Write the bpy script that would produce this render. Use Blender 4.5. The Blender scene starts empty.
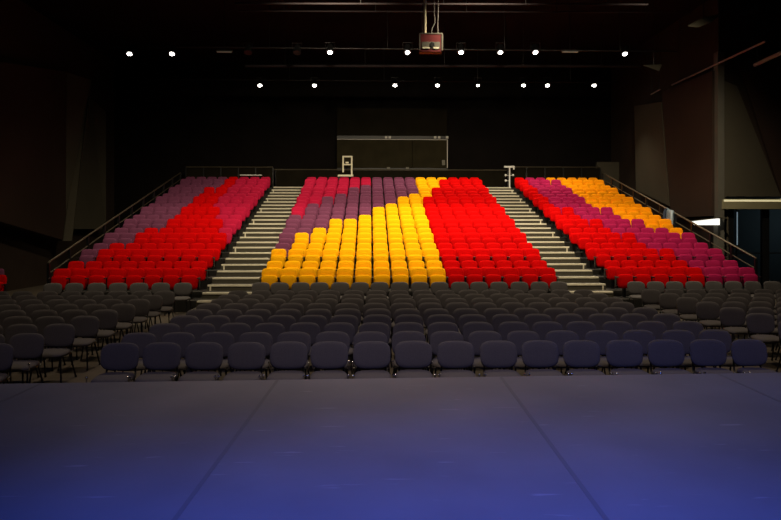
import bpy, bmesh, math, random
from mathutils import Vector, Matrix, Euler
random.seed(7)
S = bpy.context.scene
COL = S.collection
PI = math.pi

# ------------------------------------------------------------------ camera
F = 650.0                      # focal length in pixels of a 781 px wide frame
HZ = 227.0                     # pixel row of the horizon
YAW = math.atan((390.5 - 370.0) / F)
EYE = 2.34
cam_d = bpy.data.cameras.new('camera')
cam_d.sensor_width = 36.0
cam_d.lens = F / 781 * 36
cam_d.shift_y = -(260 - HZ) / 781
cam = bpy.data.objects.new('camera', cam_d)
COL.objects.link(cam)
cam.location = (0, 0, EYE)
cam.rotation_euler = (PI / 2, 0, -YAW)
S.camera = cam

# ------------------------------------------------------------------ world, exposure, lights
w = bpy.data.worlds.new('world')
S.world = w
w.use_nodes = True
w.node_tree.nodes['Background'].inputs[0].default_value = (0.9, 0.75, 0.6, 1)
w.node_tree.nodes['Background'].inputs[1].default_value = 0.004
S.view_settings.view_transform = 'Standard'
S.view_settings.look = 'None'
S.view_settings.gamma = 1
S.view_settings.exposure = 0.0
S.view_settings.use_curve_mapping = False


def spot(loc, aim, power, color, angle=90, blend=0.6, radius=0.15):
    d = bpy.data.lights.new('spot_light', 'SPOT')
    d.energy = power; d.color = color; d.spot_size = math.radians(angle); d.spot_blend = blend
    d.shadow_soft_size = radius
    o = bpy.data.objects.new('spot_light', d)
    COL.objects.link(o)
    o.location = loc
    o.rotation_euler = (Vector(aim) - Vector(loc)).to_track_quat('-Z', 'Y').to_euler()
    return o


BLUE = (0.05, 0.14, 1.0)
# stage wash: blue lamps over the front of the stage, out of frame above the camera
spot((-1.6, 0.2, 7.4), (-1.0, 1.7, 0.7), 1250, BLUE, 60, 1.0, 0.3)
spot((0.9, 0.2, 7.4), (0.7, 1.9, 0.7), 2900, (0.06, 0.125, 1.0), 60, 1.0, 0.3)
spot((4.6, 0.6, 7.4), (4.0, 3.4, 0.7), 850, (0.01, 0.12, 1.0), 76, 1.0, 0.3)
# added fill spots over the stage edge and the stalls, above the frame
for x, pw in ((-6.0, 430), (0.2, 620), (6.4, 600)):
    spot((x, 2.6, 9.2), (x * 1.1, 10.6, 0.6), pw, (1.0, 0.77, 0.60), 52, 1.0, 0.3)
for x, pw in ((-5.0, 500), (1.0, 800), (7.2, 650)):
    spot((x, 14.0, 9.0), (x, 13.0, 0.5), pw, (1.0, 0.80, 0.56), 100, 1.0, 0.3)
# added spots: blue spill on the first rows, weak grey wash over the stage
spot((-2.6, 0.2, 7.6), (-2.4, 7.7, 0.5), 420, (0.17, 0.24, 1.0), 38, 1.0, 0.3)
spot((1.4, 0.2, 7.6), (1.6, 7.7, 0.5), 460, (0.17, 0.24, 1.0), 38, 1.0, 0.3)
spot((5.2, 0.2, 7.6), (5.4, 7.7, 0.5), 460, (0.17, 0.24, 1.0), 38, 1.0, 0.3)
spot((0.8, 5.4, 8.8), (0.8, 6.3, 0.7), 560, (1.0, 0.80, 0.72), 60, 1.0, 0.3)
# extra unseen spots added over the foot of the tiers, above the frame
for x, ay, pw in ((-6.4, 22, 1400), (-1.0, 25, 2500), (3.2, 25, 2500), (8.6, 23, 2100)):
    spot((x, 16.5, 9.0), (x * .95, ay, 2.2), pw, (1.0, 0.84, 0.58), 105, 0.9, 0.2)

# ------------------------------------------------------------------ pixel helpers (the photo's frame)
CA, SA = math.cos(YAW), math.sin(YAW)


def at_y(px, py, Y):
    """point of the hall on plane Y seen at pixel px, py"""
    u = (px - 390.5) / F; v = (HZ - py) / F
    t = Y / (CA - u * SA)
    return Vector((t * (SA + u * CA), Y, EYE + t * v))


def at_x(px, py, X):
    u = (px - 390.5) / F; v = (HZ - py) / F
    t = X / (SA + u * CA)
    return Vector((X, t * (CA - u * SA), EYE + t * v))


def at_z(px, py, Z):
    u = (px - 390.5) / F; v = (HZ - py) / F
    t = (Z - EYE) / v
    return Vector((t * (SA + u * CA), t * (CA - u * SA), Z))


def in_frame(p, m=12):
    d = p.x * SA + p.y * CA
    if d < .3: return False
    x = 390.5 + F * (p.x * CA - p.y * SA) / d
    y = HZ - F * (p.z - EYE) / d
    return -m < x < 781 + m and -m < y < 520 + m


# ------------------------------------------------------------------ materials
def mat(name, col, rough=0.7, metal=0.0, vary=0.0, scale=30.0, bump=0.0, emit=None, spec=None, coat=None):
    m = bpy.data.materials.new(name)
    m.use_nodes = True
    nt = m.node_tree
    b = nt.nodes['Principled BSDF']
    b.inputs['Base Color'].default_value = (*col, 1)
    b.inputs['Roughness'].default_value = rough
    b.inputs['Metallic'].default_value = metal
    if spec is not None: b.inputs['Specular IOR Level'].default_value = spec
    if vary or bump:
        tc = nt.nodes.new('ShaderNodeTexCoord')
        n = nt.nodes.new('ShaderNodeTexNoise')
        n.inputs['Scale'].default_value = scale
        n.inputs['Detail'].default_value = 4
        nt.links.new(tc.outputs['Object'], n.inputs['Vector'])
        if vary:
            r = nt.nodes.new('ShaderNodeValToRGB')
            r.color_ramp.elements[0].position = .3; r.color_ramp.elements[1].position = .7
            r.color_ramp.elements[0].color = (*[c * (1 - vary) for c in col], 1)
            r.color_ramp.elements[1].color = (*[min(1, c * (1 + vary)) for c in col], 1)
            nt.links.new(n.outputs['Fac'], r.inputs['Fac'])
            nt.links.new(r.outputs['Color'], b.inputs['Base Color'])
        if bump:
            bp = nt.nodes.new('ShaderNodeBump')
            bp.inputs['Strength'].default_value = bump
            bp.inputs['Distance'].default_value = .01
            nt.links.new(n.outputs['Fac'], bp.inputs['Height'])
            nt.links.new(bp.outputs['Normal'], b.inputs['Normal'])
    if emit:
        b.inputs['Emission Color'].default_value = (*emit[:3], 1)
        b.inputs['Emission Strength'].default_value = emit[3]
    return m


M = {}
M['red'] = mat('red_fabric', (0.58, 0.0010, 0.0012), .9, vary=.06, scale=90, spec=.04)
M['yellow'] = mat('yellow_fabric', (0.97, 0.43, 0.003), .9, vary=.06, scale=90, spec=.04)
M['orange'] = mat('orange_fabric', (0.95, 0.31, 0.003), .9, vary=.06, scale=90, spec=.04)
M['purple'] = mat('purple_fabric', (0.155, 0.040, 0.090), .85, vary=.08, scale=90, spec=.15)
M['crimson'] = mat('crimson_fabric', (0.46, 0.006, 0.045), .85, vary=.06, scale=90, spec=.15)
M['magenta'] = mat('magenta_fabric', (0.36, 0.006, 0.070), .85, vary=.06, scale=90, spec=.15)
M['charcoal'] = mat('charcoal_fabric', (0.095, 0.088, 0.088), .9, vary=.15, scale=120, bump=.1, spec=.2)
M['seatgrey'] = mat('grey_seat_fabric', (0.105, 0.096, 0.096), .85, vary=.15, scale=120, spec=.25)
M['black_plastic'] = mat('black_plastic', (0.012, 0.012, 0.013), .5)
M['black_steel'] = mat('black_steel', (0.010, 0.010, 0.011), .4, .3)
M['chrome'] = mat('chrome', (0.75, 0.74, 0.72), .2, 1.0)
M['deck'] = mat('deck_carpet', (0.020, 0.018, 0.016), .95, vary=.2, scale=40)
M['riser'] = mat('olive_riser', (0.050, 0.043, 0.027), .8, vary=.12, scale=12)
M['tread'] = mat('stair_carpet', (0.050, 0.044, 0.034), .95, vary=.2, scale=40)
M['nosing'] = mat('pale_nosing', (0.66, 0.61, 0.47), .6)
M['rail'] = mat('bronze_rail', (0.11, 0.09, 0.06), .4, .5)
M['floor'] = mat('stalls_floor', (0.078, 0.060, 0.040), .75, vary=.15, scale=3)
M['wallblack'] = mat('black_wall', (0.0060, 0.0045, 0.0040), .9, vary=.2, scale=1.2, spec=.1)
M['wallbrown'] = mat('dark_brown_wall', (0.040, 0.027, 0.020), .85, vary=.12, scale=.8, spec=.15)
M['panel_brown'] = mat('brown_panel', (0.038, 0.023, 0.017), .8, vary=.1, scale=.6, spec=.15)
M['panel_grey'] = mat('grey_panel', (0.072, 0.063, 0.045), .8, vary=.08, scale=.6, spec=.15)
M['pillar'] = mat('pale_pillar', (0.10, 0.093, 0.075), .7, vary=.05, scale=2)
M['panel_pale'] = mat('pale_panel', (0.24, 0.215, 0.13), .7, vary=.05, scale=2)
M['ceil'] = mat('black_ceiling', (0.020, 0.012, 0.012), .95, vary=.2, scale=.6, spec=.05)
M['pipe'] = mat('dark_pipe', (0.016, 0.009, 0.012), .8, 0)
M['pale_pipe'] = mat('pale_pipe', (0.85, 0.74, 0.50), .6, 0)
M['grey_pipe'] = mat('grey_pipe', (0.40, 0.37, 0.34), .5, .2)
M['booth'] = mat('booth_board', (0.024, 0.020, 0.010), .8, vary=.2, scale=1.5, spec=.06)
M['booth2'] = mat('booth_board_upper', (0.011, 0.009, 0.005), .8, vary=.2, scale=1.5, spec=.06)
M['frame_cream'] = mat('cream_metal', (0.90, 0.84, 0.62), .5)
M['cable'] = mat('grey_cable', (0.12, 0.11, 0.10), .7)
M['white'] = mat('white_paint', (0.78, 0.76, 0.72), .5)
M['lens'] = mat('lamp_lens', (1, 1, 1), .3, emit=(1.0, 0.93, 0.82, 30.0))
M['tube'] = mat('white_tube', (1, 1, 1), .4, emit=(0.85, 0.95, 1.0, 0.22))
M['covelamp'] = mat('cove_strip', (1, 1, 1), .4, emit=(1.0, 0.86, 0.42, 0.42))
M['ledgeglow'] = mat('ledge_glow', (1, 1, 1), .4, emit=(1.0, 0.98, 0.90, 1.1))  # glow put in for light falling on the ledge
M['box_red'] = mat('box_red', (0.15, 0.007, 0.010), .6, vary=.15, scale=8)
M['box_grey'] = mat('box_grey', (0.15, 0.14, 0.11), .6)
M['cloth'] = mat('blue_grey_cloth', (0.42, 0.52, 0.60), .9, vary=.15, scale=14)
M['clothdark'] = mat('dark_blue_cloth', (0.035, 0.05, 0.085), .9)
M['foyer'] = mat('foyer_wall', (0.13, 0.15, 0.15), .8)

g = bpy.data.materials.new('door_glass'); g.use_nodes = True
gb = g.node_tree.nodes['Principled BSDF']
gb.inputs['Base Color'].default_value = (0.75, 0.88, 0.95, 1)
gb.inputs['Roughness'].default_value = .05
gb.inputs['Transmission Weight'].default_value = 1.0
gb.inputs['IOR'].default_value = 1.1
M['glass'] = g

# stage vinyl with scuffs
m = bpy.data.materials.new('stage_vinyl'); m.use_nodes = True
nt = m.node_tree; b = nt.nodes['Principled BSDF']
b.inputs['Roughness'].default_value = .62
b.inputs['Specular IOR Level'].default_value = .3
tc = nt.nodes.new('ShaderNodeTexCoord')
n1 = nt.nodes.new('ShaderNodeTexNoise'); n1.inputs['Scale'].default_value = .9; n1.inputs['Detail'].default_value = 6
nt.links.new(tc.outputs['Object'], n1.inputs['Vector'])
r1 = nt.nodes.new('ShaderNodeValToRGB')
r1.color_ramp.elements[0].position = .3; r1.color_ramp.elements[0].color = (.135, .132, .138, 1)
r1.color_ramp.elements[1].position = .7; r1.color_ramp.elements[1].color = (.180, .176, .182, 1)
nt.links.new(n1.outputs['Fac'], r1.inputs['Fac'])
mix_in = r1.outputs['Color']
for (rot, sx, sy, lo, amt) in ((1.15, 2.2, 17, .70, .32), (-1.1, 1.9, 15, .70, .32), (1.45, 1.5, 22, .71, .28)):
    mp = nt.nodes.new('ShaderNodeMapping')
    mp.inputs['Rotation'].default_value = (0, 0, rot)
    mp.inputs['Scale'].default_value = (sx, sy, 1)
    nt.links.new(tc.outputs['Object'], mp.inputs['Vector'])
    n2 = nt.nodes.new('ShaderNodeTexNoise'); n2.inputs['Scale'].default_value = 1.0; n2.inputs['Detail'].default_value = 3
    nt.links.new(mp.outputs['Vector'], n2.inputs['Vector'])
    r2 = nt.nodes.new('ShaderNodeValToRGB')
    r2.color_ramp.elements[0].position = lo; r2.color_ramp.elements[0].color = (0, 0, 0, 1)
    r2.color_ramp.elements[1].position = lo + .05; r2.color_ramp.elements[1].color = (amt, amt, amt, 1)
    nt.links.new(n2.outputs['Fac'], r2.inputs['Fac'])
    mx = nt.nodes.new('ShaderNodeMixRGB')
    mx.inputs['Color2'].default_value = (.42, .41, .42, 1)
    nt.links.new(r2.outputs['Color'], mx.inputs['Fac'])
    nt.links.new(mix_in, mx.inputs['Color1'])
    mix_in = mx.outputs['Color']
nt.links.new(mix_in, b.inputs['Base Color'])
M['stage'] = m
M['tape'] = mat('stage_tape', (0.112, 0.110, 0.115), .7)


# ------------------------------------------------------------------ mesh helpers
def link(name, me, parent=None, loc=None, rot=None):
    o = bpy.data.objects.new(name, me)
    COL.objects.link(o)
    if parent is not None: o.parent = parent
    if loc is not None: o.location = loc
    if rot is not None: o.rotation_euler = rot
    return o


def finish(bm, name, mats, smooth=False, angle=None):
    bmesh.ops.recalc_face_normals(bm, faces=bm.faces)
    me = bpy.data.meshes.new(name)
    bm.to_mesh(me); bm.free()
    for x in (mats if isinstance(mats, (list, tuple)) else [mats]): me.materials.append(x)
    if smooth:
        me.polygons.foreach_set('use_smooth', [True] * len(me.polygons))
        if angle: me.set_sharp_from_angle(angle=math.radians(angle))
    return me


def box(bm, lo, hi, mi=0, bevel=0.0, rot=None, about=None):
    vs = [bm.verts.new((x, y, z)) for x in (lo[0], hi[0]) for y in (lo[1], hi[1]) for z in (lo[2], hi[2])]
    q = [(0, 1, 3, 2), (4, 6, 7, 5), (0, 4, 5, 1), (2, 3, 7, 6), (0, 2, 6, 4), (1, 5, 7, 3)]
    fs = [bm.faces.new([vs[i] for i in f]) for f in q]
    for f in fs: f.material_index = mi
    if bevel:
        es = list({e for f in fs for e in f.edges})
        r = bmesh.ops.bevel(bm, geom=es, offset=bevel, segments=2, affect='EDGES', profile=.5)
        for f in r['faces']: f.material_index = mi
    if rot is not None:
        pass
    return vs


def tube(bm, pts, r, seg=8, mi=0, caps=True):
    pts = [Vector(p) for p in pts]
    rings = []
    for i, p in enumerate(pts):
        d = (pts[min(i + 1, len(pts) - 1)] - pts[max(i - 1, 0)]).normalized()
        a = d.orthogonal().normalized() if i == 0 else (a - d * a.dot(d)).normalized()
        c = d.cross(a)
        rings.append([bm.verts.new(p + (a * math.cos(2 * PI * k / seg) + c * math.sin(2 * PI * k / seg)) * r) for k in range(seg)])
    for i in range(len(rings) - 1):
        for k in range(seg):
            f = bm.faces.new((rings[i][k], rings[i][(k + 1) % seg], rings[i + 1][(k + 1) % seg], rings[i + 1][k]))
            f.material_index = mi
    if caps:
        bm.faces.new(rings[0][::-1]).material_index = mi
        bm.faces.new(rings[-1]).material_index = mi


def prism(bm, pts, off, mi=0):
    """solid between polygon pts and the same polygon moved by off"""
    off = Vector(off)
    a = [bm.verts.new(p) for p in pts]
    c = [bm.verts.new(Vector(p) + off) for p in pts]
    n = len(pts)
    bm.faces.new(a).material_index = mi
    bm.faces.new(c[::-1]).material_index = mi
    for i in range(n):
        bm.faces.new((a[i], c[i], c[(i + 1) % n], a[(i + 1) % n])).material_index = mi


def pad(bm, W, H, T, ntop=3.0, nbot=4.0, curve=0.0, taper=0.0, seg=28, rings=(0.45, .78, .94, 1.0), mi=0, mb=0, puff=None):
    """upholstered pad in the xz plane, front face to -y; superellipse outline, pillowed front, flatter back"""
    puff = T * .55 if puff is None else puff
    def pt(r, k):
        t = 2 * PI * k / seg
        c, s = math.cos(t), math.sin(t)
        n = ntop if s > 0 else nbot
        rr = 1.0 / (abs(c) ** n + abs(s) ** n) ** (1.0 / n)
        x, z = c * rr * W / 2 * r, s * rr * H / 2 * r
        x *= 1 + taper * z / H
        return x, z
    def bend(x): return -curve * (2 * x / W) ** 2
    fr = []
    cf = bm.verts.new((0, -T / 2, 0)); cb = bm.verts.new((0, T / 2, 0))
    for r in rings:
        row = []
        for k in range(seg):
            x, z = pt(r, k)
            y = -T / 2 + puff * (1 - math.sqrt(max(0, 1 - r ** 5)))
            row.append(bm.verts.new((x, y + bend(x), z)))
        fr.append(row)
    bk = []
    for r in (1.0, .96, .5):
        row = []
        for k in range(seg):
            x, z = pt(r, k)
            y = T / 2 - (T * .25 if r == 1.0 else 0)
            row.append(bm.verts.new((x, y + bend(x), z)))
        bk.append(row)
    for k in range(seg):
        k2 = (k + 1) % seg
        bm.faces.new((cf, fr[0][k2], fr[0][k])).material_index = mi
        for i in range(len(fr) - 1):
            bm.faces.new((fr[i][k], fr[i][k2], fr[i + 1][k2], fr[i + 1][k])).material_index = mi
        bm.faces.new((fr[-1][k], fr[-1][k2], bk[0][k2], bk[0][k])).material_index = mi
        for i in range(len(bk) - 1):
            bm.faces.new((bk[i][k], bk[i][k2], bk[i + 1][k2], bk[i + 1][k])).material_index = mb
        bm.faces.new((cb, bk[-1][k], bk[-1][k2])).material_index = mb


def xform(bm, mtx):
    bmesh.ops.transform(bm, matrix=mtx, verts=bm.verts)


def empty(name, loc, label, cat, group=None, rz=0.0):
    o = bpy.data.objects.new(name, None)
    COL.objects.link(o)
    o.empty_display_size = .1
    o.location = loc; o.rotation_euler = (0, 0, rz)
    tag(o, label, cat, group)
    return o


def tag(o, label, cat, group=None, kind=None):
    o['label'] = label; o['category'] = cat
    if group: o['group'] = group
    if kind: o['kind'] = kind
    return o


def struct(name, me):
    o = link(name, me)
    o['kind'] = 'structure'
    return o


def part(name, parent, build, mats, smooth=False, angle=40, loc=None):
    bm = bmesh.new(); build(bm)
    return link(name, finish(bm, name, mats, smooth, angle if smooth else None), parent, loc)


def copy_tree(o, parent=None):
    c = o.copy(); COL.objects.link(c)
    if parent is not None: c.parent = parent
    for ch in list(o.children): copy_tree(ch, c)
    return c


ORD = ['first', 'second', 'third', 'fourth', 'fifth', 'sixth', 'seventh', 'eighth', 'ninth', 'tenth', 'eleventh',
       'twelfth', 'thirteenth', 'fourteenth', 'fifteenth', 'sixteenth']

# ================================================================== the setting
def sbox(name, lo, hi, m):
    bm = bmesh.new(); box(bm, lo, hi)
    return struct(name, finish(bm, name, m))

XL, XR, YB, ZC = -13.2, 12.75, 34.0, 10.9
YW = 23.4                       # the wall that faces us beside the glass door
sbox('floor', (-16, -3, -.2), (20, YB + .3, 0), M['floor'])
sbox('ceiling', (-16, -3, ZC), (20, YB + .3, ZC + .2), M['ceil'])
sbox('wall_back', (-16, YB, 0), (20, YB + .3, ZC), M['wallblack'])
sbox('wall_left', (XL - .3, -3, 0), (XL, YB, ZC), M['wallbrown'])
sbox('wall_right', (XR, YW, 0), (XR + .3, YB, ZC), M['wallbrown'])
sbox('wall_right_front', (18.5, -3, 0), (18.8, YB, ZC), M['wallblack'])
sbox('wall_behind_camera', (-16, -3.3, 0), (20, -3, ZC), M['wallblack'])
# the wall over the glass door
sbox('wall_right_return', (XR + .3, YW, 3.45), (18.5, YW + .3, ZC), M['wallbrown'])

# stage: sheets of vinyl on a platform, a hair apart, running with the camera's axis
def stage_pt(xc, d, z):
    return Vector((d * SA + xc * CA, d * CA - xc * SA, z))
ZS = .70
def edge_d(xc):                 # the stage's front edge, slightly askew to the hall
    return 7.05 + (7.36 - 6.84) * xc / 8.5
bm = bmesh.new()
cuts = [-11, -8.56, -6.11, -3.66, -1.21, 1.21, 3.66, 6.11, 8.56, 11]
k = 0
for a, c in zip(cuts[:-1], cuts[1:]):
    bm = bmesh.new()
    pts = [stage_pt(a + .002, -2.6, ZS), stage_pt(c - .002, -2.6, ZS), stage_pt(c - .002, edge_d(c), ZS), stage_pt(a + .002, edge_d(a), ZS)]
    prism(bm, pts, (0, 0, -.012))
    k += 1
    struct('floor_stage_sheet_%d' % k, finish(bm, 'stage_sheet', M['stage']))
for i, c in enumerate(cuts[1:-1]):
    bm = bmesh.new()
    prism(bm, [stage_pt(c - .016, -2.6, ZS + .0015), stage_pt(c + .016, -2.6, ZS + .0015), stage_pt(c + .016, edge_d(c), ZS + .0015), stage_pt(c - .016, edge_d(c), ZS + .0015)], (0, 0, -.0013))
    struct('trim_stage_seam_%d' % (i + 1), finish(bm, 'stage_seam', M['tape']))
bm = bmesh.new()
pts = [stage_pt(-11, -2.6, ZS - .0125), stage_pt(11, -2.6, ZS - .0125), stage_pt(11, edge_d(11) - .01, ZS - .0125), stage_pt(-11, edge_d(-11) - .01, ZS - .0125)]
prism(bm, pts, (0, 0, -(ZS - .0125)))
struct('floor_stage_platform', finish(bm, 'stage_platform', [M['black_plastic'], M['tape']]))

# foyer seen through the glass
sbox('wall_foyer_back', (XR + .3, YW + 4.6, 0), (18.5, YW + 4.9, 3.6), M['foyer'])
sbox('ceiling_foyer', (XR + .3, YW + .3, 3.45), (18.5, YW + 4.6, 3.65), M['foyer'])
fd = bpy.data.lights.new('foyer_fill', 'POINT'); fd.energy = 9; fd.color = (.75, .9, 1.0); fd.shadow_soft_size = .15
fo = bpy.data.objects.new('foyer_fill', fd); COL.objects.link(fo); fo.location = (18.1, YW + 2.6, 2.7)  # unseen fill light added to brighten the foyer a little

# pillar and lintel round the glass door
pz = at_y(716, 200, YW - .12)
sbox('trim_1', (pz.x, YW - .25, 0), (at_y(722.5, 200, YW - .12).x, YW + .05, ZC - 2.2), M['pillar'])       # pale pillar
lz0 = at_y(750, 209, YW - .3).z; lz1 = at_y(750, 199.5, YW - .3).z
sbox('trim_2', (at_y(722.5, 200, YW - .3).x, YW - .3, lz0), (18.4, YW + .1, lz1), M['panel_pale'])             # pale lintel
# glass door set: frame, mullions, panes
door = bpy.data.objects.new('door_1', None); COL.objects.link(door); door['kind'] = 'structure'
door.location = (XR + .3, YW + .1, 0)
def dpart(name, lo, hi, m):
    bm = bmesh.new(); box(bm, Vector(lo) - Vector(door.location), Vector(hi) - Vector(door.location))
    return link(name, finish(bm, name, m), door)
fx0, fx1 = at_y(727, 0, YW + .1).x, at_y(733, 0, YW + .1).x
dpart('door_frame', (fx0, YW + .05, 0), (fx1, YW + .2, lz0), M['black_steel'])
mx0, mx1 = at_y(762, 0, YW + .1).x, at_y(768.5, 0, YW + .1).x
dpart('door_frame', (mx0, YW + .05, 0), (mx1, YW + .2, lz0), M['black_steel'])
dpart('door_frame', (fx1, YW + .06, 1.36), (mx0, YW + .14, 1.40), M['black_steel'])
dpart('door_frame', (mx1, YW + .06, 1.36), (18.4, YW + .14, 1.40), M['black_steel'])
dpart('pane', (fx1, YW + .09, 0), (mx0, YW + .105, lz0), M['glass'])
dpart('pane', (mx1, YW + .09, 0), (18.4, YW + .105, lz0), M['glass'])
sbox('trim_3', (at_y(722.5, 0, YW).x, YW, 0), (fx0, YW + .2, lz0), M['panel_grey'])

# upright white tube light behind the glass
p0 = at_y(737.2, 245, YW + .7); p1 = at_y(737.2, 212, YW + .7)
bm = bmesh.new(); tube(bm, [(0, 0, 0), (0, 0, p1.z - p0.z)], .018, 10)
t = empty('tube_light', p0, 'white upright tube light behind the glass door', 'lamp')
link('tube', finish(bm, 'tube', M['tube'], True, 40), t)
part('end_cap', t, lambda b_: (box(b_, (-.035, -.035, -.05), (.035, .035, 0)), box(b_, (-.035, -.035, p1.z - p0.z), (.035, .035, p1.z - p0.z + .05))), M['black_plastic'])
part('mounting_pole', t, lambda b_: box(b_, (-.02, .03, -p0.z), (.02, .07, 3.4 - p0.z)), M['black_plastic'])

# cove strip on the lintel's top edge
t = empty('cove_light', (0, 0, 0), 'yellowish strip light along the top of the pale lintel over glass door', 'lamp')
cx = at_y(722.5, 200, YW - .3).x
part('light_strip', t, lambda b_: box(b_, (cx + .05, YW - .325, lz1 - .075), (18.3, YW - .30, lz1 - .005)), M['covelamp'])
part('channel', t, lambda b_: box(b_, (cx + .03, YW - .34, lz1), (18.3, YW - .20, lz1 + .02)), M['panel_pale'])

# low grey parapet at the rear right corner
a = at_y(597, 162, 32.9); c = at_y(641, 162, 32.9)
sbox('trim_4', (a.x, 32.9, 0), (XR, 33.1, a.z), M['panel_grey'])

# acoustic panels on the side walls ------------------------------------------------
def wall_panel(name, px_pts, X, thick, m, label, X2=None):
    """slab leaning off a side wall: each corner (px, py, X)"""
    bm = bmesh.new()
    pts = [at_x(px, py, xx) for px, py, xx in px_pts]
    prism(bm, pts, (thick, 0, 0))
    o = link(name, finish(bm, name, m))
    # origin to the first corner
    return tag(o, label, 'wall panel')

wall_panel('acoustic_panel', [(-8, 60, -12.6), (66, 72, -12.4), (66, 241, -12.4), (-8, 219, -12.6)], 0, -.35, M['panel_brown'],
           'large dark reddish brown panel on the left wall nearest the stage')
wall_panel('acoustic_panel', [(66.5, 72, -12.38), (91, 80, -12.0), (90, 100, -12.0), (72, 241, -12.0), (66.5, 241, -12.38)], 0, -.35, M['panel_grey'],  # grey tone stands for light on this end of the brown panel
           'narrow edge, its light painted in grey, folded off the large brown left wall panel')
wall_panel('acoustic_panel', [(91, 98, -12.75), (106, 112, -12.5), (106, 229, -12.5), (72, 229, -12.75)], 0, -.2, M['panel_grey'],
           'olive grey panel on left wall beside the black rear drapes')
wall_panel('acoustic_panel', [(634, 106, 12.5), (661, 102, 12.3), (669, 206, 12.3), (636, 190, 12.5)], 0, .2, M['panel_grey'],
           'pale olive panel on right wall farthest from the stage')
wall_panel('acoustic_panel', [(661.5, 92, 12.3), (712, 71, 12.5), (712, 216, 12.5), (671, 217.5, 12.3)], 0, .2, M['panel_brown'],
           'dark brown panel on right wall above the bright ledge')
# panels above the glass door, folded, facing the stalls
def front_panel(pts, m, label, th=.12):
    bm = bmesh.new()
    prism(bm, [at_y(px, py, Y) for px, py, Y in pts], (0, th, 0))
    return tag(link('acoustic_panel', finish(bm, 'acoustic_panel', m)), label, 'wall panel')
front_panel([(722.5, 80, YW - .15), (737, 86, YW - .15), (783, 200, YW - .15), (783, 196.5, YW - .15), (722.5, 196.5, YW - .15)][:2] +
            [(781, 196.5, YW - .15), (722.5, 196.5, YW - .15)], M['panel_grey'],
            'olive grey panel above the glass door with a slanting edge')
front_panel([(738, 60, YW - .16), (860, 40, YW - .6), (860, 196.5, YW - .6), (782, 196.5, YW - .16)], M['panel_brown'],
            'dark brown slanting panel right of the olive panel above the door')

# lit ledge under the right wall panel, its light made as glow
t = empty('lit_ledge', (0, 0, 0), 'lit white ledge, brightness put in as glow, low on right wall beside the pillar', 'lamp')
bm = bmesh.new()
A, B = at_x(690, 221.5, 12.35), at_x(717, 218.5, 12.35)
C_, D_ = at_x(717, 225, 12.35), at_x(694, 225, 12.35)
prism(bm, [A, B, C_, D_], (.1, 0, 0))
link('strip_face', finish(bm, 'strip_face', M['ledgeglow']), t)
bm = bmesh.new()
prism(bm, [at_x(690, 220.6, 12.33), at_x(717, 217.4, 12.33), at_x(717, 218.4, 12.33), at_x(690, 221.4, 12.33)], (.38, 0, 0))
link('top_cover', finish(bm, 'top_cover', M['panel_grey']), t)

# ================================================================== the rear: booth, balustrade
ZT = 4.30                                            # level of the walk behind the last row
sbox('floor_rear_walk', (-9.2, 32.08, 0), (11.4, YB, ZT), M['deck'])
t = empty('control_booth', (at_y(392, 168, 33.5).x, 33.5, ZT), 'dark olive control booth front on the black rear wall', 'control booth')
def bp(name, x0, y0, x1, y1, Y, th, m):
    a, c = at_y(x0, y0, Y), at_y(x1, y1, Y)
    bm = bmesh.new(); box(bm, a - t.location - Vector((0, 0, 0)), Vector((c.x, Y + th, a.z)) - t.location) if False else None
    lo = Vector((a.x, Y, c.z)) - Vector(t.location); hi = Vector((c.x, Y + th, a.z)) - Vector(t.location)
    box(bm, lo, hi)
    return link(name, finish(bm, name, m), t)
bp('lower_board', 337, 139.5, 412, 168, 33.5, .1, M['booth'])
bp('lower_board', 412.4, 139.5, 447.5, 168, 33.5, .1, M['booth'])
part('plinth', t, lambda b_: box(b_, (at_y(337, 168, 33.5).x - t.location.x, .02, 0), (at_y(447.5, 168, 33.5).x - t.location.x, .3, at_y(390, 168, 33.5).z - ZT)), M['black_plastic'])
bp('upper_board', 337, 108, 447, 135.6, 33.6, .1, M['booth2'])
bp('shadow_gap', 337, 135.6, 447, 139.5, 33.7, .1, M['black_plastic'])
bp('ledge', 337, 139.0, 447.5, 139.9, 33.44, .06, M['grey_pipe'])
bp('edge_strip', 447.0, 139.5, 447.8, 168, 33.46, .04, M['grey_pipe'])
for x in (385, 388.5, 434, 438, 446):
    bp('bracket', x, 136.2, x + 2.4, 138.4, 33.42, .05, M['grey_pipe'])
for x in (442, 387, 406):
    bp('cable_box', x, 160 if x == 442 else 167, x + 3, 165 if x == 442 else 169, 33.42, .08, M['box_grey'])

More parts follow.
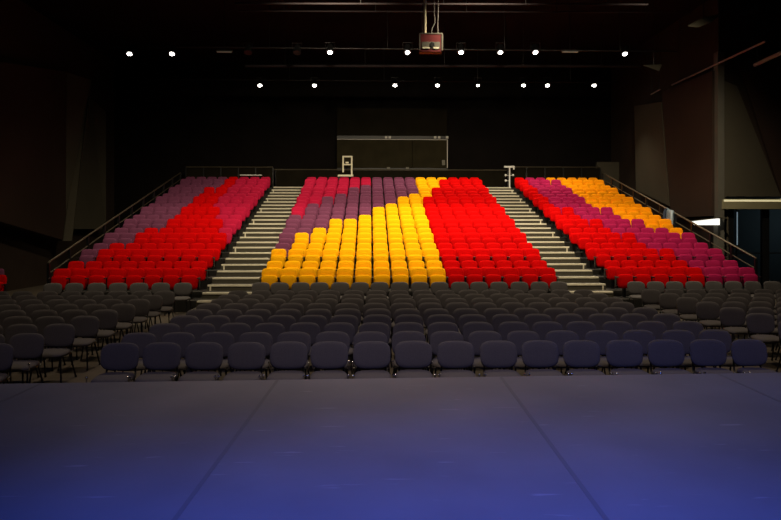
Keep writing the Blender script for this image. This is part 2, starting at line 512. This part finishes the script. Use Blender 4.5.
t = empty('rear_balustrade', (0, 32.9, ZT), 'low dark olive balustrade along the walk behind the last row', 'balustrade')
a = at_y(276, 169.5, 32.9); c = at_y(505, 169.5, 32.9)
part('board', t, lambda b_: box(b_, (a.x, 0, .12), (c.x, .05, a.z - ZT - .04)), M['booth2'])
part('handrail', t, lambda b_: tube(b_, [(a.x - .1, .02, a.z - ZT), (c.x + .1, .02, a.z - ZT)], .03), M['rail'], True)
for i in range(9):
    x = a.x + (c.x - a.x) * i / 8
    part('post', t, lambda b_: box(b_, (x - .03, .05, 0), (x + .03, .10, a.z - ZT - .02)), M['black_steel'])
for (xa, xb, lab) in ((186, 273, 'dark handrail behind the last row of the left tier'), (508, 600, 'dark handrail behind the last row of the tier on the right')):
    t2 = empty('rear_handrail', (at_y(xa, 172, 32.7).x, 32.7, ZT), lab, 'handrail')
    L = at_y(xb, 172, 32.7).x - at_y(xa, 172, 32.7).x; H = at_y(xa, 167, 32.7).z - ZT
    part('rail', t2, lambda b_: tube(b_, [(0, 0, H), (L, 0, H)], .03), M['rail'], True)
    part('board', t2, lambda b_: box(b_, (0, .02, .1), (L, .05, H - .06)), M['booth2'])
    for i in range(6):
        part('post', t2, lambda b_: box(b_, (L * i / 5 - .025, -.02, 0), (L * i / 5 + .025, .02, H - .02)), M['black_steel'])

# cream metal frame stand at the rear
o = at_y(347, 176.8, 32.35)
t = empty('frame_stand', (o.x, 32.35, ZT), 'cream metal frame stand with an open square top behind the centre tier', 'stand')
zb = o.z - ZT
k = 32.35 / F
H = 20.5 * k; W = 9.2 * k
part('base_plate', t, lambda b_: box(b_, (-9 * k, -.2, zb), (6.4 * k, .2, zb + 1.9 * k), bevel=.01), M['frame_cream'])
part('post', t, lambda b_: box(b_, (-4.6 * k, -.03, zb + 4.5 * k), (-3.1 * k, .03, zb + H)), M['frame_cream'])
part('post', t, lambda b_: box(b_, (4.0 * k, -.03, zb + 1.4 * k), (5.5 * k, .03, zb + H)), M['frame_cream'])
for zz in (H - 1.1 * k, 11.6 * k):
    part('crossbar', t, lambda b_: box(b_, (-4.4 * k, -.028, zb + zz), (5.3 * k, .028, zb + zz + 1.5 * k)), M['frame_cream'])
part('socket_box', t, lambda b_: box(b_, (-2.4 * k, -.05, zb + 12.7 * k), (3.2 * k, .05, zb + 18 * k), bevel=.02), M['booth'])
part('handle', t, lambda b_: box(b_, (-1.4 * k, -.09, zb + 13.2 * k), (1.6 * k, -.05, zb + 14.8 * k)), M['frame_cream'])
part('foot_leg', t, lambda b_: (box(b_, (-8 * k, -.15, 0), (-7.3 * k, .15, zb)), box(b_, (5 * k, -.15, 0), (5.7 * k, .15, zb))), M['black_steel'])

# T shaped gate post at the head of the right stairs
o = at_y(509.6, 184, 32.1)
t = empty('gate_post', (o.x, 32.12, ZT), 'pale T-shaped gate post with round knobs at the head of right stairs', 'post')
k = 32.1 / F
zt = at_y(509, 167.5, 32.1).z - ZT
part('post', t, lambda b_: box(b_, (-.55 * k, -.03, 0), (.6 * k, .03, zt)), M['white'])
part('crossbar', t, lambda b_: box(b_, (-5.6 * k, -.035, zt - .2 * k), (5 * k, .035, zt + 1.6 * k), bevel=.012), M['white'])
part('crossbar_end', t, lambda b_: box(b_, (3.6 * k, -.034, zt - 2 * k), (5 * k, .034, zt - .2 * k)), M['white'])
for dx, py in ((-4, 175.3), (-4, 180.7), (3.4, 175.3)):
    z = at_y(509, py, 32.1).z - ZT
    def kn(b_):
        bmesh.ops.create_uvsphere(b_, u_segments=12, v_segments=8, radius=.058, matrix=Matrix.Translation((dx * k, -.04, z)))
        box(b_, (min(0, dx * k), -.012, z - .012), (max(0, dx * k), .012, z + .012))
    part('knob', t, kn, M['white'], True)

# pale batten lying on the rail behind the left tier
a = at_y(240, 175.6, 32.4); c = at_y(262, 174.6, 32.4)
t = empty('pale_batten', ((a.x + c.x) / 2, 32.4, ZT), 'pale batten on brackets behind the crimson seats of the left tier', 'batten')
part('board', t, lambda b_: box(b_, (-(c.x - a.x) / 2, -.05, a.z - ZT), ((c.x - a.x) / 2, .05, a.z - ZT + .05), bevel=.008), M['white'])
for sx in (-1, 1):
    part('bracket', t, lambda b_: box(b_, (sx * .4 - .02, -.02, 0), (sx * .4 + .02, .02, a.z - ZT)), M['black_steel'])

# ================================================================== seating tiers
NR = 16
Y0R, PIT = 18.62, .873
def row_y(r): return Y0R + PIT * r
def row_z(r): return .31 + .164 * (r // 2 * 3 + r % 2)
BANKS = {'left': (-8.93, .515, 8), 'centre': (-3.105, .530, 16), 'right': (7.07, .521, 8)}

for b_name, (x0, pw, n) in BANKS.items():
    t = empty('seating_tier', (x0 + pw * n / 2, row_y(0) - .62, 0),
              {'left': 'black stepped tier carrying the purple, red and crimson seats by the left wall',
               'centre': 'black stepped tier carrying the yellow, purple and red seats between the stairs',
               'right': 'black stepped tier carrying the orange, magenta and red seats by right wall'}[b_name], 'seating tier')
    for r in range(NR):
        ya, yb, zz = row_y(r) - .62, row_y(r) + .248, row_z(r)
        xa, xb = x0 - .06 - t.location.x, x0 + pw * n + .06 - t.location.x
        part('deck', t, lambda b_: box(b_, (xa, ya - t.location.y, 0), (xb, yb - t.location.y, zz)), M['deck'])


def side_pad_mesh(name, m, W, H, T, z, y, tilt, n1, n2, curve=.02):
    bm = bmesh.new()
    pad(bm, W, H, T, n1, n2, curve, 0, 24, (0.5, .85, .96, 1.0), 0, 1)
    xform(bm, Matrix.Translation((0, y, z)) @ Matrix.Rotation(tilt, 4, 'X'))
    return finish(bm, name, [m, M['black_plastic']], True, 50)

COLS = ['red', 'yellow', 'orange', 'purple', 'crimson', 'magenta']
BACK = {}; SEAT = {}
for c in COLS:
    # backrest reclined; the seat tipped up in front of it, underside towards us
    BACK[c] = side_pad_mesh('backrest_' + c, M[c], .475, .50, .07, .61, .02, math.radians(-12), 5.5, 6)
    SEAT[c] = side_pad_mesh('seat_' + c, M[c], .455, .40, .09, .475, -.14, math.radians(-6), 5, 6, 0)
    SEAT[c].materials[1] = M[c]
bm = bmesh.new()
box(bm, (-.03, -.1, 0), (.03, .05, .36)); box(bm, (-.23, -.06, .30), (.23, .0, .34)); box(bm, (-.16, -.14, 0), (.16, .10, .012))
tube(bm, [(-.15, .04, .32), (-.15, .075, .55)], .014, 6); tube(bm, [(.15, .04, .32), (.15, .075, .55)], .014, 6)
FRAME = finish(bm, 'seat_frame', M['black_steel'])
ARM = {}
for s in (-1, 1):
    bm = bmesh.new()
    box(bm, (s * .25 - .010, -.26, .575), (s * .25 + .010, .05, .61), bevel=.006)
    box(bm, (s * .25 - .009, -.10, .30), (s * .25 + .009, .0, .58))
    ARM[s] = finish(bm, 'armrest', M['black_plastic'])

CEN_Y = [2, 4, 5, 6, 6, 7, 8, 9, 10, 11]          # last yellow row per column
CEN_P = [7, 9, 10, 11, 12, 13, 15, 15, 15, 15]    # last purple row per column
def colour(bank, r, c):
    if bank == 'centre':
        if c < 10: return 'yellow' if r <= CEN_Y[c] else 'purple' if r <= CEN_P[c] else 'crimson'
        last_red = {10: 10, 11: 12, 12: 14}.get(c, 15)
        return 'red' if r <= last_red else 'yellow'
    if bank == 'left':
        first_red = [0, 0, 1, 1, 2, 2, 3, 3, 3, 3, 3, 3, 3, 4, 4, 4][r]
        if r in (2, 3): first_red = 1
        first_crim = 8 if r < 5 else 7 if r < 7 else 6 if r < 9 else 5
        return 'purple' if c < first_red else 'red' if c < first_crim else 'crimson'
    first_m = [5, 5, 5, 4, 4, 3, 3, 2, 2, 1, 1, 1, 1, 1, 1, 1][r]
    first_o = [8, 8, 8, 8, 8, 7, 6, 5, 5, 4, 4, 4, 4, 4, 4, 3][r]
    return 'red' if c < first_m else 'magenta' if c < first_o else 'orange'

def seat_label(bank, r, c, col):
    n = BANKS[bank][2]
    if bank == 'centre':
        where = (ORD[c] + ' from the left stairs') if c < 8 else (ORD[n - 1 - c] + ' from the right stairs')
    elif bank == 'left':
        where = (ORD[n - 1 - c] + ' from the stairs') if c >= 4 else (ORD[c] + ' from the handrail')
    else:
        where = (ORD[c] + ' from the stairs') if c < 4 else (ORD[n - 1 - c] + ' from the handrail')
    rows = 'front row' if r == 0 else ORD[r] + ' row'
    return '%s tip-up seat, %s, %s of %s tier' % (col, where, rows, bank)

INDIV = 9                                            # the nine nearest rows are single seats, the rest one mass
for b_name, (x0, pw, n) in BANKS.items():
    for r in range(INDIV):
        for c in range(n):
            col = colour(b_name, r, c)
            e = empty('tip_up_seat', (x0 + pw * (c + .5), row_y(r) - .05, row_z(r)), seat_label(b_name, r, c, col),
                      'theatre seat', 'tip-up seats of the %s tier' % b_name)
            link('backrest', BACK[col], e); link('seat', SEAT[col], e); link('frame', FRAME, e)
            if r < 3:
                link('armrest', ARM[-1], e); link('armrest', ARM[1], e)
        
# upper rows: one object
bm = bmesh.new()
mlist = [M[c] for c in COLS] + [M['black_plastic'], M['black_steel']]
def add_mesh(bm, me, loc, remap):
    start = len(bm.verts); fs = len(bm.faces)
    bm.from_mesh(me)
    bm.verts.ensure_lookup_table(); bm.faces.ensure_lookup_table()
    for v in bm.verts[start:]: v.co += loc
    for f in bm.faces[fs:]: f.material_index = remap[f.material_index]
for b_name, (x0, pw, n) in BANKS.items():
    for r in range(INDIV, NR):
        for c in range(n):
            i = COLS.index(colour(b_name, r, c))
            p = Vector((x0 + pw * (c + .5), row_y(r) - .05, row_z(r)))
            add_mesh(bm, BACK[COLS[i]], p, [i, 6]); add_mesh(bm, SEAT[COLS[i]], p, [i, i]); add_mesh(bm, FRAME, p, [7, 7])
o = link('upper_tip_up_seats', finish(bm, 'upper_tip_up_seats', mlist, True, 50))
tag(o, 'mass of small coloured tip-up seats filling the upper seven rows of the tiers', 'theatre seats', None, 'stuff')

# two seats of another bank, cut by the left edge
pl = at_y(-3, 292, 18.6)
t = empty('seat_plinth', (pl.x - .35, 18.9, 0), 'low black two-step plinth under the seats at far left', 'plinth')
part('step', t, lambda b_: box(b_, (-.7, -.7, 0), (.62, .17, .14)), M['deck'])
part('step', t, lambda b_: box(b_, (-.7, .17, 0), (.62, 1.0, .26)), M['deck'])
for (dx, y, z, col, lab) in ((-.27, 18.6, .14, 'red', 'red tip-up seat standing alone beyond the left tier, cut by the frame'),
                             (-.27, 19.5, .26, 'purple', 'purple tip-up seat behind the lone red seat, cut by the frame')):
    e = empty('tip_up_seat', (at_y(-2.5 if col == 'red' else -4.5, 290, y).x, y, z), lab, 'theatre seat', 'tip-up seats beyond the left tier')
    link('backrest', BACK[col], e); link('seat', SEAT[col], e); link('frame', FRAME, e)
    link('armrest', ARM[-1], e); link('armrest', ARM[1], e)

# ================================================================== stairs between the tiers
def stairs(xa, xb, outer, label):
    t = empty('aisle_stairs', ((xa + xb) / 2, 17.3, 0), label, 'stairs')
    hw = (xb - xa) / 2
    for j in range(26):
        z = .15 + .166 * j
        ya = .587 * j
        yb = ya + .587 if j < 25 else 32.08 - 17.3
        if yb <= ya + .02: yb = ya + .1
        inset = 0.0
        s = part('step', t, lambda b_: (box(b_, (-hw, ya, 0), (hw, yb, z), 0)), [M['riser'], M['tread']])
        for p in s.data.polygons:
            if p.normal.z > .5: p.material_index = 1
        part('nosing', s, lambda b_: box(b_, (-hw + .02, ya - .012, z - .044), (hw - .02, ya + .07, z + .008), bevel=.006), M['nosing'])
        if j % 3 == 0 and j > 0:
            sx = outer * (hw - .10)
            part('edge_strip', s, lambda b_: box(b_, (sx - .022, ya - .014, z - .166), (sx + .022, ya - .001, z - .042)), M['nosing'])
stairs(-4.74, -3.18, -1, 'pale-edged stairs rising between the left tier and the centre tier')
stairs(5.45, 7.0, 1, 'pale-edged stairs rising between the centre tier and the tier on the right')

# ================================================================== handrails of the tiers' outer sides
def handrail(X, z0, Ya, label, nposts):
    Yb = 31.6
    sl = .164 * 3 / (PIT * 2)
    t = empty('handrail', (X, Ya, 0), label, 'handrail')
    L = Yb - Ya
    part('top_rail', t, lambda b_: tube(b_, [(0, 0, z0 - .9), (0, 0, z0), (0, .05, z0 + .02), (0, L, z0 + sl * L)], .030), M['rail'], True)
    part('middle_rail', t, lambda b_: tube(b_, [(0, 0, z0 - .32), (0, L, z0 - .32 + sl * L)], .020), M['rail'], True)
    part('lower_rail', t, lambda b_: tube(b_, [(0, 0, z0 - .60), (0, L, z0 - .60 + sl * L)], .020), M['rail'], True)
    for i in range(nposts):
        y = L * i / (nposts - 1)
        part('post', t, lambda b_: box(b_, (-.035, y - .035, max(0, z0 + sl * y - 1.5)), (.035, y + .035, z0 + sl * y - .02)), M['black_steel'])
    return t
handrail(-9.12, 1.33, 18.75, 'dark bronze handrail climbing beside the left tier', 11)
hr = handrail(11.42, 1.42, 18.9, 'dark bronze handrail climbing beside the tier on the right', 11)
# cloth hung over the right handrail
Xc = 11.42
def on_rail(Y): return 1.42 + (.164 * 3 / (PIT * 2)) * (Y - 18.9)
Yc = at_x(671, 216, Xc).y
t = empty('hanging_jacket', (Xc, Yc, on_rail(Yc)), 'pale blue-grey jacket hung over the handrail beside the orange seats', 'jacket')
bm = bmesh.new()
nu, nv = 14, 12
grid = []
for i in range(nu + 1):
    row = []
    for j in range(nv + 1):
        a = i / nu; v = j / nv
        y = (a - .5) * .62
        s = (v - .32) * 1.15                      # negative: hangs behind the rail, positive: hangs towards us
        zt = (.164 * 3 / (PIT * 2)) * y
        fold = .028 * math.sin(a * 16 + v * 2.0) * min(1, abs(s) * 3)
        if abs(s) < .06:
            ang = s / .06 * PI / 2
            p = (-.05 * math.sin(ang), y, zt + .05 * math.cos(ang))
        else:
            sg = -1 if s > 0 else 1
            p = (sg * (.05 + abs(fold) + .03 * abs(s)), y * (1 - .18 * max(0, s)), zt - abs(s) + .06 + .03 * math.sin(a * 9))
        row.append(bm.verts.new(p))
    grid.append(row)
for i in range(nu):
    for j in range(nv):
        bm.faces.new((grid[i][j], grid[i + 1][j], grid[i + 1][j + 1], grid[i][j + 1]))
r = bmesh.ops.solidify(bm, geom=bm.faces[:], thickness=.012)
link('body', finish(bm, 'jacket_body', M['cloth'], True), t)
def sleeve(b_):
    tube(b_, [(-.06, -.22, .0), (-.11, -.27, -.14), (-.10, -.28, -.40), (-.12, -.25, -.62)], .055, 10)
part('sleeve', t, sleeve, M['cloth'], True)
part('lining', t, lambda b_: tube(b_, [(-.06, .26, .09), (-.12, .28, -.10), (-.11, .30, -.42)], .06, 10), M['clothdark'], True)

# ================================================================== stacking chairs in the stalls
bm = bmesh.new()
pad(bm, .49, .36, .055, 3.3, 3.8, .045, .05, 32, (0.4, .75, .93, 1.0), 0, 1)
xform(bm, Matrix.Translation((0, .235, .655)) @ Matrix.Rotation(math.radians(-11), 4, 'X'))
C_BACK = finish(bm, 'chair_backrest', [M['charcoal'], M['black_plastic']], True, 55)
bm = bmesh.new()
pad(bm, .475, .45, .07, 3.6, 3.2, 0, -.06, 32, (0.4, .75, .93, 1.0), 0, 1)
xform(bm, Matrix.Translation((0, -.015, .435)) @ Matrix.Rotation(math.radians(-90 + 3), 4, 'X'))
C_SEAT = finish(bm, 'chair_seat', [M['seatgrey'], M['black_plastic']], True, 55)
def c_frame_geo(bm):
    for s in (-1, 1):
        tube(bm, [(s * .20, -.17, .395), (s * .20, .17, .395), (s * .19, .225, .42), (s * .18, .255, .50), (s * .17, .285, .66)], .0125, 6)
    tube(bm, [(-.20, -.14, .392), (.20, -.14, .392)], .011, 6)
    tube(bm, [(-.20, .14, .392), (.20, .14, .392)], .011, 6)
LEGS = [[(-.20, -.15, .395), (-.235, -.205, .01)], [(.20, -.15, .395), (.235, -.205, .01)],
        [(-.20, .13, .395), (-.235, .255, .01)], [(.20, .13, .395), (.235, .255, .01)]]
bm = bmesh.new(); c_frame_geo(bm); C_FRAME = finish(bm, 'chair_frame', M['black_steel'], True, 50)
bm = bmesh.new(); c_frame_geo(bm)
for L in LEGS: tube(bm, L, .0125, 6)
C_FRAME_ALL = finish(bm, 'chair_frame_legs', M['black_steel'], True, 50)
C_LEG = []
for L in LEGS:
    bm = bmesh.new(); tube(bm, L, .0125, 8)
    bmesh.ops.create_cone(bm, cap_ends=True, segments=10, radius1=.018, radius2=.016, depth=.03, matrix=Matrix.Translation((L[1][0], L[1][1], .015)))
    C_LEG.append(finish(bm, 'chair_leg', M['black_steel'], True, 50))
C_HOOK = []
for s in (-1, 1):
    bm = bmesh.new()
    tube(bm, [(s * .20, -.19, .40), (s * .245, -.20, .40), (s * .256, -.205, .415), (s * .256, -.205, .485)], .0075, 8)
    bmesh.ops.create_uvsphere(bm, u_segments=10, v_segments=6, radius=.017, matrix=Matrix.Translation((s * .252, -.208, .487)))
    C_HOOK.append(finish(bm, 'link_hook', M['chrome'], True, 60))

def chair(x, yb, label, group, near, hooks):
    e = empty('stacking_chair', (x, yb - .21, 0), label, 'chair', group, math.radians(random.uniform(-2.0, 2.0)))
    link('backrest', C_BACK, e); link('seat', C_SEAT, e)
    if near:
        link('frame', C_FRAME, e)
        for L in C_LEG: link('leg', L, e)
    else:
        link('frame', C_FRAME_ALL, e)
    if hooks:
        for h in C_HOOK:
            o = link('link_hook', h, e); o['label'] = 'chrome link hook'
    return e

RD = [8.54, 9.35, 10.25, 11.15, 12.0, 12.9, 13.75, 14.6, 15.5, 17.75]
CENT = [435, 428, 426, 425, 422, 416, 417, 413.5, 410.7, 409.75]
PX = [41.87, 38.4, 34.75, 32.1, 29.75, 27.6, 26.0, 24.6, 23.0, 19.9]
ROWN = ['front row', 'second row', 'third row', 'fourth row', 'fifth row', 'sixth row', 'seventh row', 'eighth row', 'ninth row', 'rear row']
for r in range(10):
    for c in range(16):
        x = at_y(CENT[r] + (c - 7.5) * PX[r], 300, RD[r]).x + random.uniform(-.012, .012)
        y = RD[r] + random.uniform(-.015, .015)
        where = (ORD[c] + ' from left end') if c < 8 else (ORD[15 - c] + ' from right end')
        chair(x, y, 'charcoal stacking chair, %s, %s of the middle floor block' % (where, ROWN[r]), 'chairs of the middle floor block', r < 3 or c in (0, 15), r < 2)
    # left block: first chair by the aisle
    xa = -4.84 if r < 9 else at_y(182.5, 290, RD[9]).x
    for c in range(8 if r < 9 else 7):
        x = xa - c * (.55 if r < 9 else .575)
        p = Vector((x, RD[r], .6))
        if not in_frame(p, 16): continue
        chair(x + random.uniform(-.012, .012), RD[r] + random.uniform(-.015, .015),
              'charcoal stacking chair, %s from the aisle, %s of the left floor block' % (ORD[c], ROWN[r]), 'chairs of the left floor block', c < 2 or r < 3, r < 2)
    xa = 6.80 if r < 9 else at_y(635.6, 290, RD[9]).x
    for c in range(9):
        x = xa + c * .55
        p = Vector((x, RD[r], .6))
        if not in_frame(p, 16): continue
        if r == 9 and c > 7: continue
        chair(x + random.uniform(-.012, .012), RD[r] + random.uniform(-.015, .015),
              'charcoal stacking chair, %s from the aisle, %s of the right floor block' % (ORD[c], ROWN[r]), 'chairs of the right floor block', c < 2 or r < 3, r < 2)

# ================================================================== overhead
YA, YBB = 24.0, 30.0
def pipe(name, pts, r, m, label):
    p0 = Vector(pts[0])
    bm = bmesh.new(); tube(bm, [Vector(p) - p0 for p in pts], r, 8)
    e = empty(name, p0, label, 'lighting bar')
    link('pipe', finish(bm, name, m, True, 50), e)
    for i in range(5):
        q = p0.lerp(Vector(pts[-1]), (i + .5) / 5) - p0
        part('hanger', e, lambda b_: tube(b_, [q, (q.x, q.y, ZC - p0.z)], .012, 6), M['black_steel'])
    return e
za = at_y(400, 49, YA).z; zb = at_y(400, 81, YBB).z
pipe('lighting_bar', [(-10.2, YA, za), (11.5, YA, za)], .03, M['black_steel'], 'dark lighting bar carrying the nearer row of bright lamps')
pipe('lighting_bar', [(-10.2, YBB, zb), (11.5, YBB, zb)], .03, M['black_steel'], 'dark lighting bar carrying the farther row of bright lamps')
q = at_y(245, 66, 27); q2 = at_y(640, 66, 27)
pipe('lighting_bar', [q, q2], .055, M['pipe'], 'thick brownish bar between the two rows of ceiling lamps')
q = at_y(235, 3.5, 19); q2 = at_y(648, 4.5, 19)
pipe('lighting_bar', [q, q2], .03, M['pipe'], 'thin purplish bar at the top of the picture')
q = at_y(238, 11, 21); q2 = at_y(690, 12.5, 21)
pipe('lighting_bar', [q, q2], .025, M['pipe'], 'thin reddish bar just below the topmost purplish bar')

bm = bmesh.new()
bmesh.ops.create_cone(bm, cap_ends=True, segments=20, radius1=.15, radius2=.10, depth=.30, matrix=Matrix.Translation((0, 0, .16)))
L_BODY = finish(bm, 'lamp_body', M['black_steel'], True, 40)
bm = bmesh.new()
bmesh.ops.create_cone(bm, cap_ends=True, segments=20, radius1=.080, radius2=.080, depth=.02, matrix=Matrix.Translation((0, 0, -.005)))
L_LENS = finish(bm, 'lamp_lens', M['lens'], True, 40)
bm = bmesh.new()
tube(bm, [(-.17, 0, .15), (-.17, 0, .36), (.17, 0, .36), (.17, 0, .15)], .012, 6)
L_YOKE = finish(bm, 'lamp_yoke', M['black_steel'])

def lamp(px, py, Y, label, lit=True, power=160, size=1.0):
    p = at_y(px, py, Y)
    e = empty('spotlight', p, label, 'spotlight', 'bright lamps on the ceiling bars' if lit else None)
    tilt = math.radians(-20)
    for nm, me in (('housing', L_BODY), ('lens', L_LENS)):
        if nm == 'lens' and not lit: continue
        o = link(nm, me, e, rot=(tilt, 0, 0)); o.scale = (size,) * 3
    link('yoke', L_YOKE, e)
    if lit:
        aim = (p.x * .92 + .1, p.y - 1.2, 2.0)
        spot(p + Vector((0, -.05, -.06)), aim, power * 2.0, (1.0, 0.86, 0.62), 96, .9, .10)
NEAR = [(129.5, 'nearer bar, first from the left end', 90), (172, 'nearer bar, second from the left end', 130), (330, 'nearer bar, third from the left end', 330),
        (407.5, 'nearer bar, beside the hanging red box', 330), (461, 'nearer bar, fourth from the right end', 330), (500.5, 'nearer bar, third from the right end', 330),
        (535.5, 'nearer bar, second from the right end', 330), (625, 'nearer bar, first from the right end', 300)]
for x, l, pw in NEAR:
    lamp(x, {129.5: 54, 172: 54, 625: 54}.get(x, 52.5), YA, 'bright ceiling spotlight on the ' + l, True, pw, 1.0)
FAR = [(260, 'first from the left end', 130), (314.5, 'second from the left end', 230), (395, 'third from the left end', 280), (437.5, 'fourth from the left end', 280),
       (478, 'smallest and fourth from the right', 280), (523.5, 'third from the right end', 280), (547.5, 'second from the right end', 280), (594, 'first from the right end', 280)]
for x, l, pw in FAR:
    lamp(x, 85.5, YBB, 'bright ceiling spotlight on the farther bar, ' + l, True, pw, .8 if x == 478 else 1.05)

# unlit, faintly visible fittings
for (px, l) in ((248, 'small unlit ceiling fitting right of the dim left strip'), (297, 'small unlit ceiling fitting left of the third bright lamp')):
    lamp(px, 53, YA, l, False)
for (x0, x1, y, l) in ((217, 232, 52, 'thin dim strip fitting on the nearer bar right of two left lamps'), (562, 578, 52, 'thin dim strip fitting left of the last lamp on nearer bar')):
    a, c = at_y(x0, y, YA), at_y(x1, y, YA)
    e = empty('strip_fitting', a, l, 'ceiling light')
    part('strip_face', e, lambda b_: box(b_, (0, -.03, -.02), (c.x - a.x, .03, .02)), M['grey_pipe'])
    part('housing', e, lambda b_: box(b_, (-.02, -.04, .02), (c.x - a.x + .02, .04, .07)), M['black_steel'])
    part('hanger', e, lambda b_: tube(b_, [((c.x - a.x) / 2, 0, .07), ((c.x - a.x) / 2, 0, ZC - a.z)], .01, 6), M['black_steel'])

# red and white box hanging from a pale pole
YH = 17.5
o = at_y(430.7, 53.3, YH)
k = YH / F
e = empty('hanging_box', o, 'red and pale grey box hanging from a pale pole at top centre', 'hanging box')
W, H, Dp = 22.5 * k, 19 * k, .22
part('casing', e, lambda b_: box(b_, (-W / 2, -Dp / 2, 0), (W / 2, Dp / 2, H), bevel=.02), M['box_red'])
part('top_rim', e, lambda b_: box(b_, (-W / 2 - .01, -Dp / 2 - .01, H - .9 * k), (W / 2 + .01, Dp / 2 + .01, H + .2 * k)), M['box_grey'])
for s in (-1, 1):
    part('side_rail', e, lambda b_: box(b_, (s * W / 2 - .02, -Dp / 2 - .015, .05), (s * W / 2 + .02, -Dp / 2 + .02, H - .03)), M['box_grey'])
part('pale_band', e, lambda b_: box(b_, (-W / 2 + .05, -Dp / 2 - .012, 3.8 * k), (W / 2 - .06, -Dp / 2 + .01, 10.3 * k)), M['box_grey'])
part('white_strip', e, lambda b_: (box(b_, (-W / 2 + .07, -Dp / 2 - .02, 3.4 * k), (-1.6 * k, -Dp / 2, 5.0 * k)), box(b_, (2.2 * k, -Dp / 2 - .02, 3.4 * k), (W / 2 - .09, -Dp / 2, 5.0 * k))), M['frame_cream'])
part('lens', e, lambda b_: bmesh.ops.create_cone(b_, cap_ends=True, segments=20, radius1=2.6 * k, radius2=2.3 * k, depth=.02,
     matrix=Matrix.Translation((1.0 * k, -Dp / 2 - .015, 7.4 * k)) @ Matrix.Rotation(PI / 2, 4, 'X')), M['black_plastic'], True)
part('pole', e, lambda b_: tube(b_, [(-5.6 * k, 0, H), (-5.9 * k, 0, ZC - o.z)], 1.45 * k, 12), M['pale_pipe'], True)
part('safety_wire', e, lambda b_: tube(b_, [(-8.6 * k, 0, H), (-8.6 * k, 0, ZC - o.z)], .008, 6), M['pipe'])
part('cable', e, lambda b_: tube(b_, [(.6 * k, 0, H), (1.5 * k, 0, H + 6 * k), (4.4 * k, 0, H + 12 * k), (3.6 * k, 0, H + 22 * k), (3.2 * k, 0, ZC - o.z)], .014, 6), M['cable'], True)
part('cable', e, lambda b_: tube(b_, [(7.4 * k, 0, H), (7.0 * k, 0, H + 10 * k), (7.6 * k, 0, H + 24 * k), (7.2 * k, 0, ZC - o.z)], .014, 6), M['cable'], True)

# right hand ceiling pieces
def ceiling_pipe(a, c, r, label, m):
    e = empty('ceiling_pipe', a, label, 'pipe')
    part('pipe', e, lambda b_: tube(b_, [(0, 0, 0), c - a], r, 8), m, True)
    for f in (.1, .9):
        q = (c - a) * f
        part('hanger', e, lambda b_: tube(b_, [q, (q.x, q.y, ZC - a.z)], .01, 6), M['black_steel'])
ceiling_pipe(at_x(672, 85, 12.6), at_x(765, 41.5, 12.6), .035, 'long slanting grey pipe high along the right wall', M['grey_pipe'])
ceiling_pipe(at_x(755, 65, 13.4), at_x(783, 52, 13.4), .07, 'short thick grey pipe at right edge below the long pipe', M['grey_pipe'])
ceiling_pipe(at_x(651, 94.5, 12.6), at_x(660, 89.5, 12.6), .03, 'short dim pipe left of the long slanting pipe', M['grey_pipe'])
a = at_x(670, 100, 12.55)
e = empty('pipe_bracket', a, 'small pale upright bracket under the end of the long slanting pipe', 'bracket')
part('arm', e, lambda b_: box(b_, (-.03, -.03, 0), (.03, .03, .45)), M['grey_pipe'])
part('clamp', e, lambda b_: box(b_, (-.05, -.05, .40), (.05, .05, .48)), M['black_steel'])
def ceiling_panel(pts, Y, label, m):
    P = [at_y(px, py, Y + dy) for px, py, dy in pts]
    e = empty('ceiling_baffle', P[0], label, 'ceiling panel')
    bm = bmesh.new(); prism(bm, [p - P[0] for p in P], (0, .1, .06)); link('panel', finish(bm, 'baffle', m), e)
    mid = sum((p - P[0] for p in P), Vector()) / len(P)
    part('hanger', e, lambda b_: tube(b_, [mid + Vector((0, .05, .03)), (mid.x, mid.y + .05, ZC - P[0].z)], .012, 6), M['black_steel'])
ceiling_panel([(689, 26.5, 0), (703, 18.5, 0), (720, 15, 0), (711, 22.5, 0), (698, 27.5, 0)], 20, 'pale slanted panel hanging high at upper right', M['panel_grey'])
ceiling_panel([(741, 14.5, 0), (752, 9, 0), (759, 5.5, 0), (759, 14, 0)], 19, 'small dim pale panel right of the pale slanted ceiling panel', M['panel_grey'])
ceiling_panel([(644, 66, 0), (662, 65, 0), (659, 71, 0), (652, 68.5, 0)], 24, 'tiny pale ceiling plate left of the long slanting pipe', M['panel_grey'])
